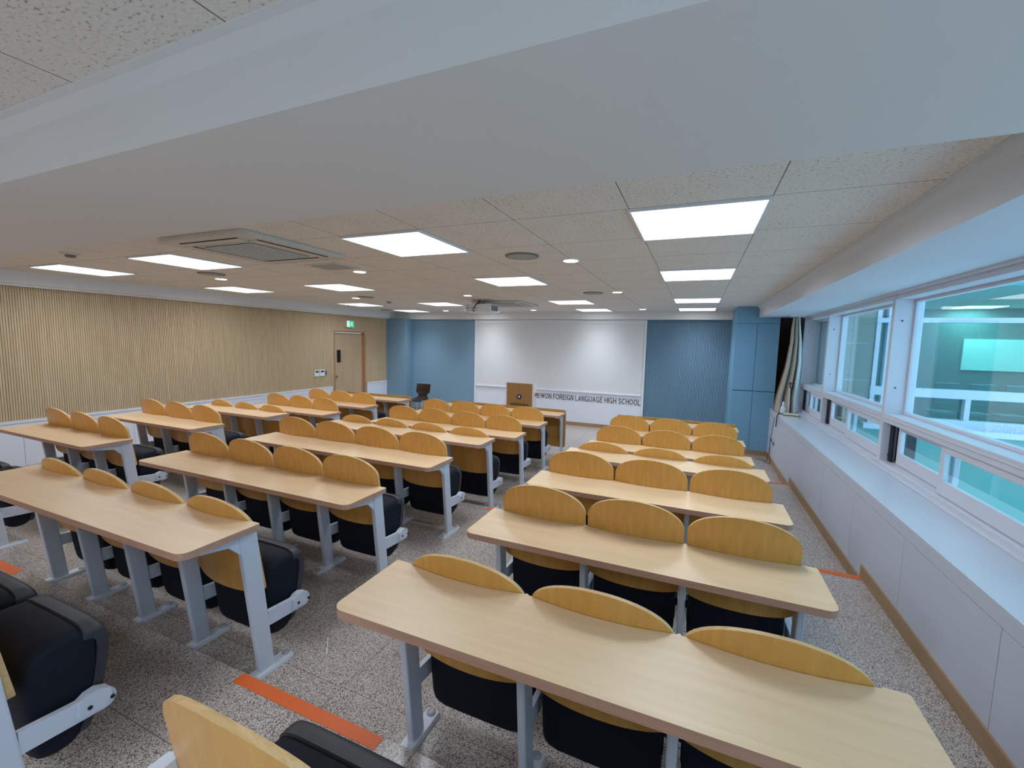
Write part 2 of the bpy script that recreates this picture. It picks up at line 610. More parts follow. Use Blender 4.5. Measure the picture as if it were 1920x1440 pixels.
# window-side counter: carcass below the windows with top slab and panels
cn = MB()
cn.box((XC + 0.006, YB, -0.1), (XW + 0.2, 8.955, ZT - 0.02), 1)
joints = [2.442 + 0.955 * k for k in range(-6, 8)]
js = [YB] + [j for j in joints if YB + 0.1 < j < 8.9] + [8.955]
for y0, y1 in zip(js[:-1], js[1:]):
    cn.box((XC, y0 + 0.0018, -0.05), (XC + 0.02, y1 - 0.0018, 0.792), 0)
cn.box((XC, YB, 0.796), (XC + 0.03, 8.955, ZT - 0.004), 0)
cn.box((XC - 0.002, YB, ZT - 0.02), (XW + 0.06, 8.96, ZT), 2)
struct('wall_right_lower', cn.mesh('window_counter', ['counter', 'groove', 'ctop']))
bs = MB()
for y0, y1, t in ((YB, S1 + 0.0, 3), (S1, S2, 2), (S2, S3, 1), (S3, 8.95, 0)):
    bs.box((XC - 0.012, y0, TZ[t]), (XC, y1, TZ[t] + 0.10))
struct('baseboard_right', bs.mesh('counter_skirting', 'basewood'))

# orange tape on the step noses
tapes = [(-1.935, -1.092, S1, 3, 'orange tape strip on the step nose of the near aisle, beside the front right bench'),
         (-5.05, -4.145, S1, 3, 'orange tape strip on the step nose of the aisle at the left picture edge'),
         (-1.935, -1.05, S2, 2, 'short orange tape end by the foot of the fourth middle bench'),
         (0.62, 1.258, S2, 2, 'orange tape strip by the skirting beside the second window-side bench'),
         (0.62, 1.258, S3, 1, 'thin orange tape strip far down the window aisle by the skirting')]
for x0, x1, y, t, lab in tapes:
    m = MB()
    m.box((x0, y - 0.062, TZ[t] + 0.0003), (x1, y - 0.003, TZ[t] + 0.0018))
    tag(ob('floor_tape', m.mesh('floor_tape', 'orange')), lab, 'tape', 'orange tape strips on the steps')

# ------------------------------------------------------------------ windows
PIT = 2.17
MY = [8.80, 7.33, 5.15, 2.98, 0.81, -1.36, -3.2]
for wi, (yb, ya) in enumerate(zip(MY[:-1], MY[1:])):
    root = ob('window_%d' % (wi + 1), None)
    root['kind'] = 'structure'
    f = MB()
    f.box((XW, ya + 0.03, ZT), (XG + 0.05, yb - 0.03, ZT + 0.045))                       # bottom rail
    f.box((XW - 0.045, ya, ZT), (XW, yb, ZT + 0.02))                       # inner sill lip
    f.box((XW + 0.0, ya + 0.03, 1.295), (XG + 0.05, yb - 0.03, 1.375))                   # transom
    f.box((XW - 0.010, ya + 0.03, 1.337), (XW + 0.0, yb - 0.03, 1.350))
    f.box((XW, ya + 0.03, 2.435), (XG + 0.05, yb - 0.03, 2.52))                          # head
    f.box((XW - 0.03, ya, 2.478), (XW - 0.0005, yb, 2.52))
    f.box((XW - 0.004, yb - 0.03, ZT + 0.021), (XG + 0.052, yb + 0.03, 2.477))   # mullion
    f.box((XG - 0.02, ya + 0.03, 1.375), (XG + 0.03, yb - 0.03, 1.40))     # glazing beads
    f.box((XG - 0.02, ya + 0.03, 2.41), (XG + 0.03, yb - 0.03, 2.435))
    f.box((XG - 0.019, ya + 0.03, 1.40), (XG + 0.029, ya + 0.055, 2.41))
    f.box((XG - 0.019, yb - 0.055, 1.40), (XG + 0.029, yb - 0.03, 2.41))
    ob('window_frame', f.mesh('window_frame', 'alu', 0.003, 1), root)
    g = MB()
    g.box((XG, ya + 0.05, 1.395), (XG + 0.006, yb - 0.05, 2.415))
    ob('fixed_pane', g.mesh('fixed_pane', 'glass'), root)
    mid = (ya + yb) / 2
    for k, (s0, s1, xs) in enumerate(((mid - 0.03, yb - 0.17, XW + 0.075), (ya + 0.03, mid + 0.03, XW + 0.02))):
        s = MB()
        z0, z1, w = ZT + 0.05, 1.29, 0.05
        s.box((xs + 0.001, s0 + w, z0), (xs + 0.034, s1 - w, z0 + 0.105))
        s.box((xs + 0.001, s0 + w, z1 - w), (xs + 0.034, s1 - w, z1))
        s.box((xs, s0, z0), (xs + 0.035, s0 + w, z1))
        s.box((xs, s1 - w, z0), (xs + 0.035, s1, z1))
        so_ = ob('sliding_sash', s.mesh('sliding_sash', 'alu', 0.003, 1), root)
        g = MB()
        g.box((xs + 0.014, s0 + w - 0.005, z0 + 0.10), (xs + 0.019, s1 - w + 0.005, z1 - w + 0.005))
        ob('sash_pane', g.mesh('sash_pane', 'glass'), so_)
    t = MB()
    t.box((XW + 0.115, yb - 0.165, ZT + 0.045), (XG + 0.05, yb - 0.03, 1.295))
    t.box((XW + 0.06, yb - 0.10, ZT + 0.045), (XW + 0.075, yb - 0.03, 1.295))
    ob('track_gap', t.mesh('track_gap', 'rubber'), root)
    t = MB()
    for z in (ZT + 0.10, 1.62, 2.24):
        t.cyl((XW + 0.06, yb - 0.036, z), (XW + 0.06, yb - 0.028, z), 0.007, n=10)
        t.cyl((XW + 0.06, yb + 0.028, z), (XW + 0.06, yb + 0.036, z), 0.007, n=10)
    ob('frame_screw', t.mesh('frame_screw', 'screw'), root)
wr = MB()
wr.box((XW + 0.02, 8.83, -0.1), (XW + 0.2, YF + 0.1, 2.75))
wr.box((XW + 0.02, YB - 0.1, -0.1), (XW + 0.2, 9.53, ZT))
wr.box((XW + 0.02, YB - 0.1, 2.5), (XW + 0.26, 9.6, 2.85))
struct('wall_right', wr.mesh('window_wall', 'white'))

# ------------------------------------------------------------------ door, exit sign, controls on the left wall
d = MB()
d.box((XL - 0.10, DY0, 0), (XL + 0.022, DY0 + 0.04, DZ))
d.box((XL - 0.10, DY1 - 0.04, 0), (XL + 0.022, DY1, DZ))
d.box((XL - 0.10, DY0 + 0.04, DZ - 0.04), (XL + 0.0215, DY1 - 0.04, DZ))
door = struct('door_1', d.mesh('door_frame', 'doorframe', 0.003, 1))
l = MB()
lx0, lx1 = XL - 0.095, XL - 0.055
l.box((lx0, DY0 + 0.042, 0.005), (lx1, 8.045, DZ - 0.045))
l.box((lx0, 8.185, 0.005), (lx1, DY1 - 0.042, DZ - 0.045))
l.box((lx0, 8.045, 0.005), (lx1, 8.185, 1.365))
l.box((lx0, 8.045, 1.67), (lx1, 8.185, DZ - 0.045))
leaf = ob('door_leaf', l.mesh('door_leaf', 'doorwood'), door)
g = MB()
g.box((lx0 + 0.012, 8.045, 1.365), (lx0 + 0.02, 8.185, 1.67))
ob('door_window', g.mesh('door_window', 'dark'), leaf)
t = MB()
t.box((lx1, 8.03, 1.35), (lx1 + 0.006, 8.045, 1.685)); t.box((lx1, 8.185, 1.35), (lx1 + 0.006, 8.20, 1.685))
t.box((lx1, 8.045, 1.35), (lx1 + 0.0055, 8.185, 1.365)); t.box((lx1, 8.045, 1.67), (lx1 + 0.0055, 8.185, 1.685))
ob('window_bead', t.mesh('window_bead', 'doorwood'), leaf)
k = MB()
k.lathe([(0.03, 0), (0.03, 0.006), (0.012, 0.012), (0.012, 0.035), (0.027, 0.042), (0.031, 0.058), (0.024, 0.072), (0.004, 0.076)], (lx1, 7.99, 1.03), axis='x', n=16)
ob('door_knob', k.mesh('door_knob', 'metal', smooth=True), leaf)
for z in (0.3, 1.30, 1.86):
    h = MB()
    h.cyl((lx1 + 0.006, DY1 - 0.045, z - 0.06), (lx1 + 0.006, DY1 - 0.045, z + 0.06), 0.009, n=10)
    ob('hinge', h.mesh('hinge', 'doorframe'), door)

ex = thing('exit_sign', 'small green lit emergency exit sign above the wooden door', 'sign', (XL + 0.012, 8.385, 2.31))
m = MB(); m.box((0, -0.125, -0.085), (0.055, 0.125, 0.085))
ob('housing', m.mesh('exit_housing', 'acwhite', 0.004), ex)
m = MB(); m.box((0.055, -0.115, -0.075), (0.057, -0.03, 0.075)); ob('arrow_panel', m.mesh('arrow_panel', 'exitwhite'), ex)
m = MB(); m.box((0.055, -0.03, -0.075), (0.0575, 0.115, 0.075)); gp = ob('green_panel', m.mesh('green_panel', 'exit'), ex)
m = MB()
x0, x1 = 0.0575, 0.0585
m.lathe([(0.011, 0), (0.011, 0.001)], (x0, 0.045, 0.05), axis='x', n=12)
for a, b, w in (((0.045, 0.035), (0.035, -0.01), 0.018), ((0.035, -0.01), (0.07, -0.03), 0.011), ((0.07, -0.03), (0.062, -0.06), 0.010), ((0.035, -0.01), (0.015, -0.035), 0.011),
                ((0.015, -0.035), (-0.012, -0.045), 0.010), ((0.045, 0.03), (0.075, 0.012), 0.009), ((0.045, 0.03), (0.012, 0.016), 0.009)):
    dx, dz = b[0] - a[0], b[1] - a[1]
    ln = math.hypot(dx, dz)
    nx, nz = -dz / ln * w / 2, dx / ln * w / 2
    m.prism([(a[0] + nx, a[1] + nz), (b[0] + nx, b[1] + nz), (b[0] - nx, b[1] - nz), (a[0] - nx, a[1] - nz)], 'x', x0, x1)
ob('running_figure', m.mesh('running_figure', 'exitwhite'), gp)

for yy, lab in ((7.365, 'white wall thermostat with a dark display, the one farther from the door'), (7.520, 'white wall thermostat with a dark display, the one nearer the door')):
    th = thing('thermostat', lab, 'thermostat', (XL + 0.011, yy, 1.15), group='thermostats beside the door')
    m = MB(); m.box((0, -0.07, -0.075), (0.022, 0.07, 0.075)); ob('case', m.mesh('thermostat_case', 'white', 0.005), th)
    m = MB(); m.box((0.022, -0.048, 0.012), (0.0235, 0.048, 0.052)); ob('display', m.mesh('thermostat_display', 'lcd'), th)
sw = thing('light_switch', 'grey light switch plate between the thermostats and the door', 'switch', (XL + 0.011, 7.632, 1.145))
m = MB(); m.box((0, -0.032, -0.06), (0.010, 0.032, 0.06)); ob('plate', m.mesh('switch_plate', 'cap', 0.003), sw)
for z in (-0.03, 0.0, 0.03):
    m = MB(); m.box((0.010, -0.018, z - 0.012), (0.015, 0.018, z + 0.012)); ob('rocker', m.mesh('switch_rocker', 'lcd', 0.002), sw)
so = thing('wall_socket', 'dark grey socket plate on the white wainscot behind the left bench', 'socket', (XL + 0.020, 2.83, 0.69))
m = MB(); m.box((0, -0.055, -0.034), (0.008, 0.055, 0.034)); ob('plate', m.mesh('socket_plate', 'cap', 0.003), so)
m = MB(); m.box((0.008, -0.04, -0.022), (0.011, 0.04, 0.022)); ob('insert', m.mesh('socket_insert', 'lcd'), so)

# ------------------------------------------------------------------ whiteboard wall
bd = thing('whiteboard', 'large white board filling the middle of the front wall', 'whiteboard', (-3.2, YF - 0.001, 0))
m = MB(); m.box((-2.085, -0.018, 0.835), (2.095, 0, 2.415)); ob('writing_surface', m.mesh('board_surface', 'board'), bd)
m = MB()
m.box((-2.145, -0.03, 0.085), (-2.085, 0, 2.515)); m.box((2.10, -0.03, 0.085), (2.15, 0, 2.515))
m.box((-2.085, -0.029, 2.43), (2.10, 0, 2.515)); m.box((-2.085, -0.022, 2.413), (2.10, 0, 2.43))
ob('frame', m.mesh('board_frame', 'boardtrim', 0.002, 1), bd)
m = MB(); m.box((-2.085, -0.045, 0.80), (2.10, 0, 0.835)); ob('pen_tray', m.mesh('pen_tray', 'boardtrim', 0.004), bd)
m = MB(); m.box((-2.085, -0.012, 0.085), (2.10, 0, 0.80)); ob('lower_panel', m.mesh('lower_panel', 'wains'), bd)
def arc(cx, cy, rx, ry, a0, a1, n=10):
    return [(cx + rx * math.cos(math.radians(a0 + (a1 - a0) * i / n)), cy + ry * math.sin(math.radians(a0 + (a1 - a0) * i / n))) for i in range(n + 1)]


TW = 0.076    # half stroke, letters drawn on a unit-high grid
T2 = 2 * TW
GLYPH = {
    'A': (0.74, [[(TW * 0.9, 0), (0.37, 0.93)], [(0.44, 0.86), (0.74 - TW * 0.9, 0)], [(0.24, 0.33), (0.50, 0.33)]]),
    'C': (0.76, [arc(0.40, 0.5, 0.40 - TW, 0.5 - TW, 42, 318, 18)]),
    'D': (0.72, [[(TW, 0), (TW, 1)], [(T2, TW), (0.30, TW)] + arc(0.30, 0.5, 0.42 - TW, 0.5 - TW, -80, 80, 12) + [(0.30, 1 - TW), (T2, 1 - TW)]]),
    'E': (0.62, [[(TW, 0), (TW, 1)], [(T2, TW), (0.60, TW)], [(T2, 0.52), (0.55, 0.52)], [(T2, 1 - TW), (0.60, 1 - TW)]]),
    'F': (0.58, [[(TW, 0), (TW, 1)], [(T2, 0.50), (0.53, 0.50)], [(T2, 1 - TW), (0.58, 1 - TW)]]),
    'G': (0.80, [arc(0.40, 0.5, 0.40 - TW, 0.5 - TW, 42, 340, 18), [(0.46, 0.43), (0.77, 0.43)], [(0.72, 0.34), (0.72, 0.02)]]),
    'H': (0.72, [[(TW, 0), (TW, 1)], [(T2, 0.52), (0.72 - T2, 0.52)], [(0.72 - TW, 0), (0.72 - TW, 1)]]),
    'I': (0.17, [[(TW, 0), (TW, 1)]]),
    'L': (0.56, [[(TW, 0), (TW, 1)], [(T2, TW), (0.56, TW)]]),
    'N': (0.72, [[(TW, 0), (TW, 1)], [(T2, 0.90), (0.72 - T2, 0.10)], [(0.72 - TW, 0), (0.72 - TW, 1)]]),
    'O': (0.82, [arc(0.41, 0.5, 0.41 - TW, 0.5 - TW, 0, 360, 26)]),
    'R': (0.70, [[(TW, 0), (TW, 1)], [(T2, 1 - TW), (0.42, 1 - TW)] + arc(0.42, 0.71, 0.26 - TW + 0.04, 0.29 - TW, 80, -80, 10) + [(0.42, 0.42 + TW), (T2, 0.42 + TW)], [(0.40, 0.42), (0.62, 0)]]),
    'S': (0.68, [arc(0.34, 0.735, 0.28 - TW + 0.04, 0.265 - TW, 25, 270, 12)[:-1] + arc(0.34, 0.275, 0.30 - TW + 0.04, 0.275 - TW + 0.005, 90, -155, 12)]),
    'U': (0.72, [[(TW, 1), (TW, 0.36)] + arc(0.36, 0.36, 0.36 - TW, 0.36 - TW, 180, 360, 12) + [(0.72 - TW, 1)]]),
    'W': (1.02, [[(TW * 0.8, 1), (0.27, 0.06)], [(0.29, 0.13), (0.51, 0.95)], [(0.53, 0.88), (0.75, 0.06)], [(0.77, 0.13), (1.02 - TW * 0.8, 1)]]),
}
TEXT = 'DAEWON FOREIGN LANGUAGE HIGH SCHOOL'
adv, pen = [], 0.0
for c in TEXT:
    adv.append(pen)
    pen += 0.34 if c == ' ' else GLYPH[c][0] + 0.13
CAPH, X0, X1 = 0.132, -3.735, -1.113
XS = (X1 - X0) / (pen - 0.13)
m = MB()
for c, a0 in zip(TEXT, adv):
    if c == ' ':
        continue
    for li, line in enumerate(GLYPH[c][1]):
        P2 = [Vector(p) for p in line]
        lo, hi = [], []
        for q in range(len(P2)):
            dv = (P2[min(q + 1, len(P2) - 1)] - P2[max(q - 1, 0)]).normalized()
            nv = Vector((-dv.y, dv.x)) * TW
            lo.append(P2[q] - nv); hi.append(P2[q] + nv)
        d0 = 0.006 + 0.0004 * li
        conv = lambda v, yy: (X0 + (a0 + v.x) * XS, YF - 0.013 - yy, 0.598 + v.y * CAPH)
        k = len(P2)
        vs = [conv(v, 0) for v in lo] + [conv(v, 0) for v in hi] + [conv(v, d0) for v in lo] + [conv(v, d0) for v in hi]
        fs = []
        for q in range(k - 1):
            fs += [(q, q + 1, k + q + 1, k + q), (2 * k + q, 3 * k + q, 3 * k + q + 1, 2 * k + q + 1), (q, 2 * k + q, 2 * k + q + 1, q + 1), (k + q, k + q + 1, 3 * k + q + 1, 3 * k + q)]
        fs += [(0, k, 3 * k, 2 * k), (k - 1, 3 * k - 1, 4 * k - 1, 2 * k - 1)]
        m.add(vs, fs)
lt = ob('wall_lettering', m.mesh('wall_lettering', 'letter'))
tag(lt, 'brown block capitals reading FOREIGN LANGUAGE HIGH SCHOOL on the white panel under the board', 'lettering')

# ------------------------------------------------------------------ lectern
le = thing('lectern', 'wooden lectern with a round navy badge standing before the whiteboard', 'lectern', (-3.205, 8.0, 0))
m = MB()
m.prism([(0, 0), (0.17, 0), (0.17, 1.13), (0, 1.165)], 'x', -0.305, 0.29)
ob('body', m.mesh('lectern_body', 'lectlight', 0.004), le)
m = MB(); m.box((-0.28, -0.006, 0.10), (0.262, 0.0, 1.146)); fp = ob('front_panel', m.mesh('lectern_front', 'lectwood', 0.002), le)
m = MB(); m.lathe([(0.050, 0), (0.050, -0.004), (0.044, -0.006)], (-0.010, -0.006, 0.878), axis='y', n=28); bg = ob('badge', m.mesh('lectern_badge', 'navy'), fp)
m = MB(); m.prism([(-0.030, 0.858), (0.010, 0.858), (0.008, 0.878), (-0.004, 0.908), (-0.016, 0.908), (-0.028, 0.878)], 'y', -0.0135, -0.012); ob('badge_emblem', m.mesh('badge_emblem', 'badgewhite'), fp)
random.seed(4)
m = MB()
for zc, x0, x1 in ((0.735, -0.195, 0.185), (0.708, -0.205, 0.185)):
    x = x0
    while x < x1:
        w = random.uniform(0.008, 0.020)
        m.box((x, -0.0075, zc - 0.008), (x + w, -0.006, zc + 0.008)); x += w + 0.005
ob('text_lines', m.mesh('lectern_text', 'dark'), fp)
for sgn, x in ((-1, -0.305), (1, 0.29)):
    m = MB(); m.cyl((x, 0.03, 0.925), (x + sgn * 0.02, 0.03, 0.925), 0.012, n=12); ob('side_knob', m.mesh('side_knob', 'metal', smooth=True), le)
m = MB(); m.box((0.29, 0.06, 0.955), (0.40, 0.16, 0.972)); m.prism([(0.29, 0.90), (0.39, 0.955), (0.29, 0.955)], 'y', 0.10, 0.115); ob('side_shelf', m.mesh('side_shelf', 'edge', 0.003), le)

# ------------------------------------------------------------------ stacking chair by the blue wall
ch = thing('shell_chair', 'dark brown shell chair with thin chrome legs against the blue wall', 'chair', (-6.45, 9.36, 0), math.radians(3))
prof = catmull([(-0.40, 0.43), (-0.36, 0.465), (-0.2, 0.45), (-0.06, 0.455), (0.0, 0.50), (0.03, 0.60), (0.055, 0.72), (0.085, 0.83)], 5, False)
m = MB()
nn = len(prof)
vs = []
xs = [-1, -0.6, 0, 0.6, 1]
for off in (0, -0.012):
    for i, (y, z) in enumerate(prof):
        q = i / (nn - 1)
        hw = 0.20 if z < 0.46 else (0.20 - 0.075 * math.sin(min(1, (z - 0.46) / 0.16) * math.pi) if z < 0.62 else 0.20)
        for u in xs:
            dish = 0.02 * (u * u)
            vs.append((u * hw, y + off * (1 if z > 0.48 else 0) - (dish if z > 0.55 else 0), z + off * (0 if z > 0.48 else 1) + (dish * 0.5 if z < 0.5 else 0)))
k = len(xs)
fs = []
for s_ in (0, 1):
    o = s_ * nn * k
    for i in range(nn - 1):
        for j in range(k - 1):
            q = (o + i * k + j, o + i * k + j + 1, o + (i + 1) * k + j + 1, o + (i + 1) * k + j)
            fs.append(q if s_ else q[::-1])
o = nn * k
for i in range(nn - 1):
    for j in (0, k - 1):
        fs.append((i * k + j, (i + 1) * k + j, o + (i + 1) * k + j, o + i * k + j))
for i in (0, nn - 1):
    for j in range(k - 1):
        fs.append((i * k + j, i * k + j + 1, o + i * k + j + 1, o + i * k + j))
m.add(vs, fs)
ob('seat_shell', m.mesh('chair_shell', 'chair', smooth=True), ch)
for x, y, dx, dy in ((-0.16, -0.30, -0.03, -0.05), (0.16, -0.30, 0.03, -0.05), (-0.16, -0.04, -0.03, 0.09), (0.16, -0.04, 0.03, 0.09)):
    m = MB(); m.tube([(x * 0.5, y, 0.435), (x, y, 0.425), (x + dx * 0.3, y + dy * 0.3, 0.33), (x + dx, y + dy, 0.006)], 0.011); ob('leg', m.mesh('chair_leg', 'chrome', smooth=True), ch)

# ------------------------------------------------------------------ lecture benches
SP = 0.52            # seat pitch
ZD = 0.72            # desk top above its own floor
DD = 0.38            # desk depth
BW = 0.2525          # half width of a backrest
BOW = 0.030


def back_y(x, z):    # near face of the backrest, local y
    return 0.369 + (0.76 - z) * 0.15 - BOW * (1 - (x / BW) ** 2)


def post_y(z):
    return 0.4125 - 0.108 * z


def top_mesh(n, zd, front=False):
    hw = n * SP / 2 + 0.058
    r = 0.045
    pts = []
    for cx, a0 in ((-hw + r, 180), (hw - r, 270)):
        for i in range(7):
            t = math.radians(a0 + 90 * i / 6)
            pts.append((cx + r * math.cos(t), r + r * math.sin(t)))
    DD = 0.38 if front else back_y(BW, zd) + 0.003
    back = [(hw, DD - 0.005), (hw - 0.005, DD)]
    if front:
        back += [(-hw + 0.005, DD), (-hw, DD - 0.005)]
    else:
        for kx in range(n - 1, -1, -1):
            c = (kx - (n - 1) / 2) * SP
            e = BW + 0.003
            back.append((c + e, DD))
            for i in range(9):
                x = e * (1 - 2 * i / 8)
                back.append((c + x, min(DD, back_y(max(-BW, min(BW, x)), zd) - 0.0025)))
            back.append((c - e, DD))
        back += [(-hw + 0.005, DD), (-hw, DD - 0.005)]
    m = MB()
    m.prism(pts + back, 'z', zd - 0.032, zd, 0, 1)
    me = m.mesh('desk_top', ['maple', 'edge'])
    return me


def leg_mesh(zd):
    m = MB()
    zt = zd - 0.034
    w0, w1, t = 0.083, 0.093, 0.034
    rr = lambda yc, w: roundrect(-t / 2, yc - w / 2, t / 2, yc + w / 2, 0.008, 2)
    a, b = rr(post_y(0.012), w0), rr(post_y(zt), w1)
    k = len(a)
    m.add([(x, y, 0.012) for x, y in a] + [(x, y, zt) for x, y in b],
          [(i, (i + 1) % k, k + (i + 1) % k, k + i) for i in range(k)] + [tuple(range(k))[::-1], tuple(range(k, 2 * k))])
    return m.mesh('leg_post', 'steel')


def bracket_mesh(zd):
    zt = zd - 0.033
    y1 = post_y(zt) - 0.04
    m = MB()
    m.prism([(0.045, zt), (0.045, zt - 0.016), (y1 - 0.05, zt - 0.050), (y1 + 0.01, zt - 0.115), (y1 + 0.01, zt)], 'x', -0.010, 0.010)
    m.box((-0.03, 0.06, zt - 0.004), (0.03, y1, zt))
    return m.mesh('desk_bracket', 'steel')


def foot_mesh():
    m = MB()
    m.add([], [])
    y0, y1 = 0.278, 0.557
    lo, hi = roundrect(-0.038, y0, 0.038, y1, 0.012, 3), roundrect(-0.031, y0 + 0.008, 0.031, y1 - 0.008, 0.010, 3)
    k = len(lo)
    m.add([(x, y, 0.0005) for x, y in lo] + [(x, y, 0.007) for x, y in lo] + [(x, y, 0.020) for x, y in hi],
          [(i, (i + 1) % k, k + (i + 1) % k, k + i) for i in range(k)] + [(k + i, k + (i + 1) % k, 2 * k + (i + 1) % k, 2 * k + i) for i in range(k)]
          + [tuple(range(k))[::-1], tuple(range(2 * k, 3 * k))])
    return m.mesh('foot_plate', 'footsteel', smooth=True)


def cap_mesh():
    m = MB()
    m.lathe([(0.021, 0.0195), (0.021, 0.0255), (0.017, 0.029), (0.006, 0.030)], (0, 0, 0), n=16)
    return m.mesh('bolt_cap', 'cap', smooth=True)


def arm_mesh():
    m = MB()
    out = [(0.425, 0.323), (0.425, 0.243), (0.60, 0.232), (0.645, 0.229)]
    for i in range(1, 10):
        t = math.radians(-90 + 180 * i / 10)
        out.append((0.648 + 0.037 * math.cos(t), 0.267 + 0.038 * math.sin(t)))
    out += [(0.62, 0.305), (0.60, 0.309), (0.55, 0.312)]
    m.prism(out, 'x', -0.011, 0.011)
    bump = [(0.57, 0.25), (0.65, 0.24), (0.67, 0.27), (0.665, 0.305), (0.63, 0.322), (0.60, 0.318), (0.572, 0.300)]
    m.prism(bump, 'x', -0.021, 0.021)
    return m.mesh('seat_arm', 'steel', smooth=True)


def screw_mesh():
    m = MB()
    for y, z in ((0.602, 0.272), (0.668, 0.266)):
        m.cyl((-0.0245, y, z), (0.0245, y, z), 0.0075, n=10)
    return m.mesh('arm_screws', 'screw')


def backrest_mesh():
    m = MB()
    NU, NV = 24, 12
    th = 0.018
    vs = [[], []]
    for i in range(NU + 1):
        u = math.sin((i / NU - 0.5) * math.pi)
        x = BW * u
        a = min(1.0, abs(u))
        zt = 0.785 + 0.138 * max(0.0, 1 - a ** 2.05) ** (1 / 2.05)
        zb = 0.452 - 0.044 * max(0.0, 1 - a ** 2.6) ** (1 / 2.2)
        for j in range(NV + 1):
            z = zb + (zt - zb) * j / NV
            y = back_y(x, z)
            vs[0].append((x, y, z))
            vs[1].append((x, y + th, z))
    k = NV + 1
    o = len(vs[0])
    fs = []
    for i in range(NU):
        for j in range(NV):
            q = (i * k + j, (i + 1) * k + j, (i + 1) * k + j + 1, i * k + j + 1)
            fs.append(q)
            fs.append(tuple(o + t for t in q[::-1]))
    m.add(vs[0] + vs[1], fs, 0)
    ring = [i * k for i in range(NU + 1)] + [NU * k + j for j in range(1, k)] + [i * k + NV for i in range(NU - 1, -1, -1)] + [j for j in range(NV - 1, 0, -1)]
    for a, b in zip(ring, ring[1:] + ring[:1]):
        m.f.append((a, o + a, o + b, b)); m.mi.append(1)
    return m.mesh('backrest', ['ochre', 'ply'], smooth=True)


CUSH = catmull([(0.475, 0.155), (0.462, 0.25), (0.452, 0.36), (0.452, 0.45), (0.468, 0.515), (0.515, 0.548), (0.575, 0.556), (0.640, 0.545), (0.648, 0.50),
                (0.642, 0.37), (0.622, 0.25), (0.585, 0.130), (0.53, 0.112), (0.490, 0.125)], 4)


END_TAPER = [(-0.229, 0.80), (-0.225, 0.865), (-0.214, 0.925), (-0.194, 0.966), (-0.158, 0.993), (-0.06, 1.0), (0.06, 1.0), (0.158, 0.993), (0.194, 0.966), (0.214, 0.925), (0.225, 0.865), (0.229, 0.80)]


def cushion_mesh():
    cyc = sum(p[0] for p in CUSH) / len(CUSH)
    czc = sum(p[1] for p in CUSH) / len(CUSH)
    st = END_TAPER
    k = len(CUSH)
    vs, fs = [], []
    for x, s in st:
        sy = 1 - (1 - s) * 0.55
        for y, z in CUSH:
            vs.append((x * 0.985, max(0.447, 0.66 + (y - 0.66) * sy), czc + (z - czc) * s))
    for i in range(len(st) - 1):
        for j in range(k):
            fs.append((i * k + j, i * k + (j + 1) % k, (i + 1) * k + (j + 1) % k, (i + 1) * k + j))
    fs += [tuple(range(k)), tuple((len(st) - 1) * k + j for j in range(k))[::-1]]
    m = MB()
    m.add(vs, fs)
    me = m.mesh('seat_cushion', 'fabric', smooth=True)
    return me


def shell_mesh():
    outer = catmull([(0.622, 0.560), (0.672, 0.553), (0.690, 0.510), (0.686, 0.43), (0.676, 0.36), (0.656, 0.25), (0.638, 0.180), (0.617, 0.136)], 4, False)
    inner = catmull([(0.592, 0.136), (0.606, 0.180), (0.624, 0.255), (0.643, 0.36), (0.652, 0.43), (0.656, 0.49), (0.648, 0.532), (0.618, 0.545)], 4, False)
    poly = outer + inner
    m = MB()
    k = len(poly)
    czc = sum(p[1] for p in CUSH) / len(CUSH)
    vs = [(x, y, czc + (z - czc) * sc) for x, sc in END_TAPER for y, z in poly]
    fs = []
    for i in range(len(END_TAPER) - 1):
        for j in range(k):
            fs.append((i * k + j, i * k + (j + 1) % k, (i + 1) * k + (j + 1) % k, (i + 1) * k + j))
    fs += [tuple(range(k)), tuple((len(END_TAPER) - 1) * k + j for j in range(k))[::-1]]
    m.add(vs, fs)
    # small hinge lugs near the pivot
    m.box((-0.238, 0.600, 0.245), (-0.225, 0.665, 0.292))
    m.box((0.225, 0.600, 0.245), (0.238, 0.665, 0.292))
    return m.mesh('seat_shell', 'shell', smooth=True)


ME = {'foot': foot_mesh(), 'cap': cap_mesh(), 'arm': arm_mesh(), 'screw': screw_mesh(), 'back': backrest_mesh(), 'cush': cushion_mesh(), 'shell': shell_mesh()}
CACHE = {}


def cached(key, fn, *a):
    if key not in CACHE:
        CACHE[key] = fn(*a)
    return CACHE[key]


def front_panel_mesh(n):
    hw = n * SP / 2 + 0.055
    m = MB()
    m.prism(roundrect(-hw, 0.135, hw, 0.760, 0.03, 4), 'y', 0.402, 0.422)
    return m.mesh('modesty_panel', 'panel', 0.002, 1)


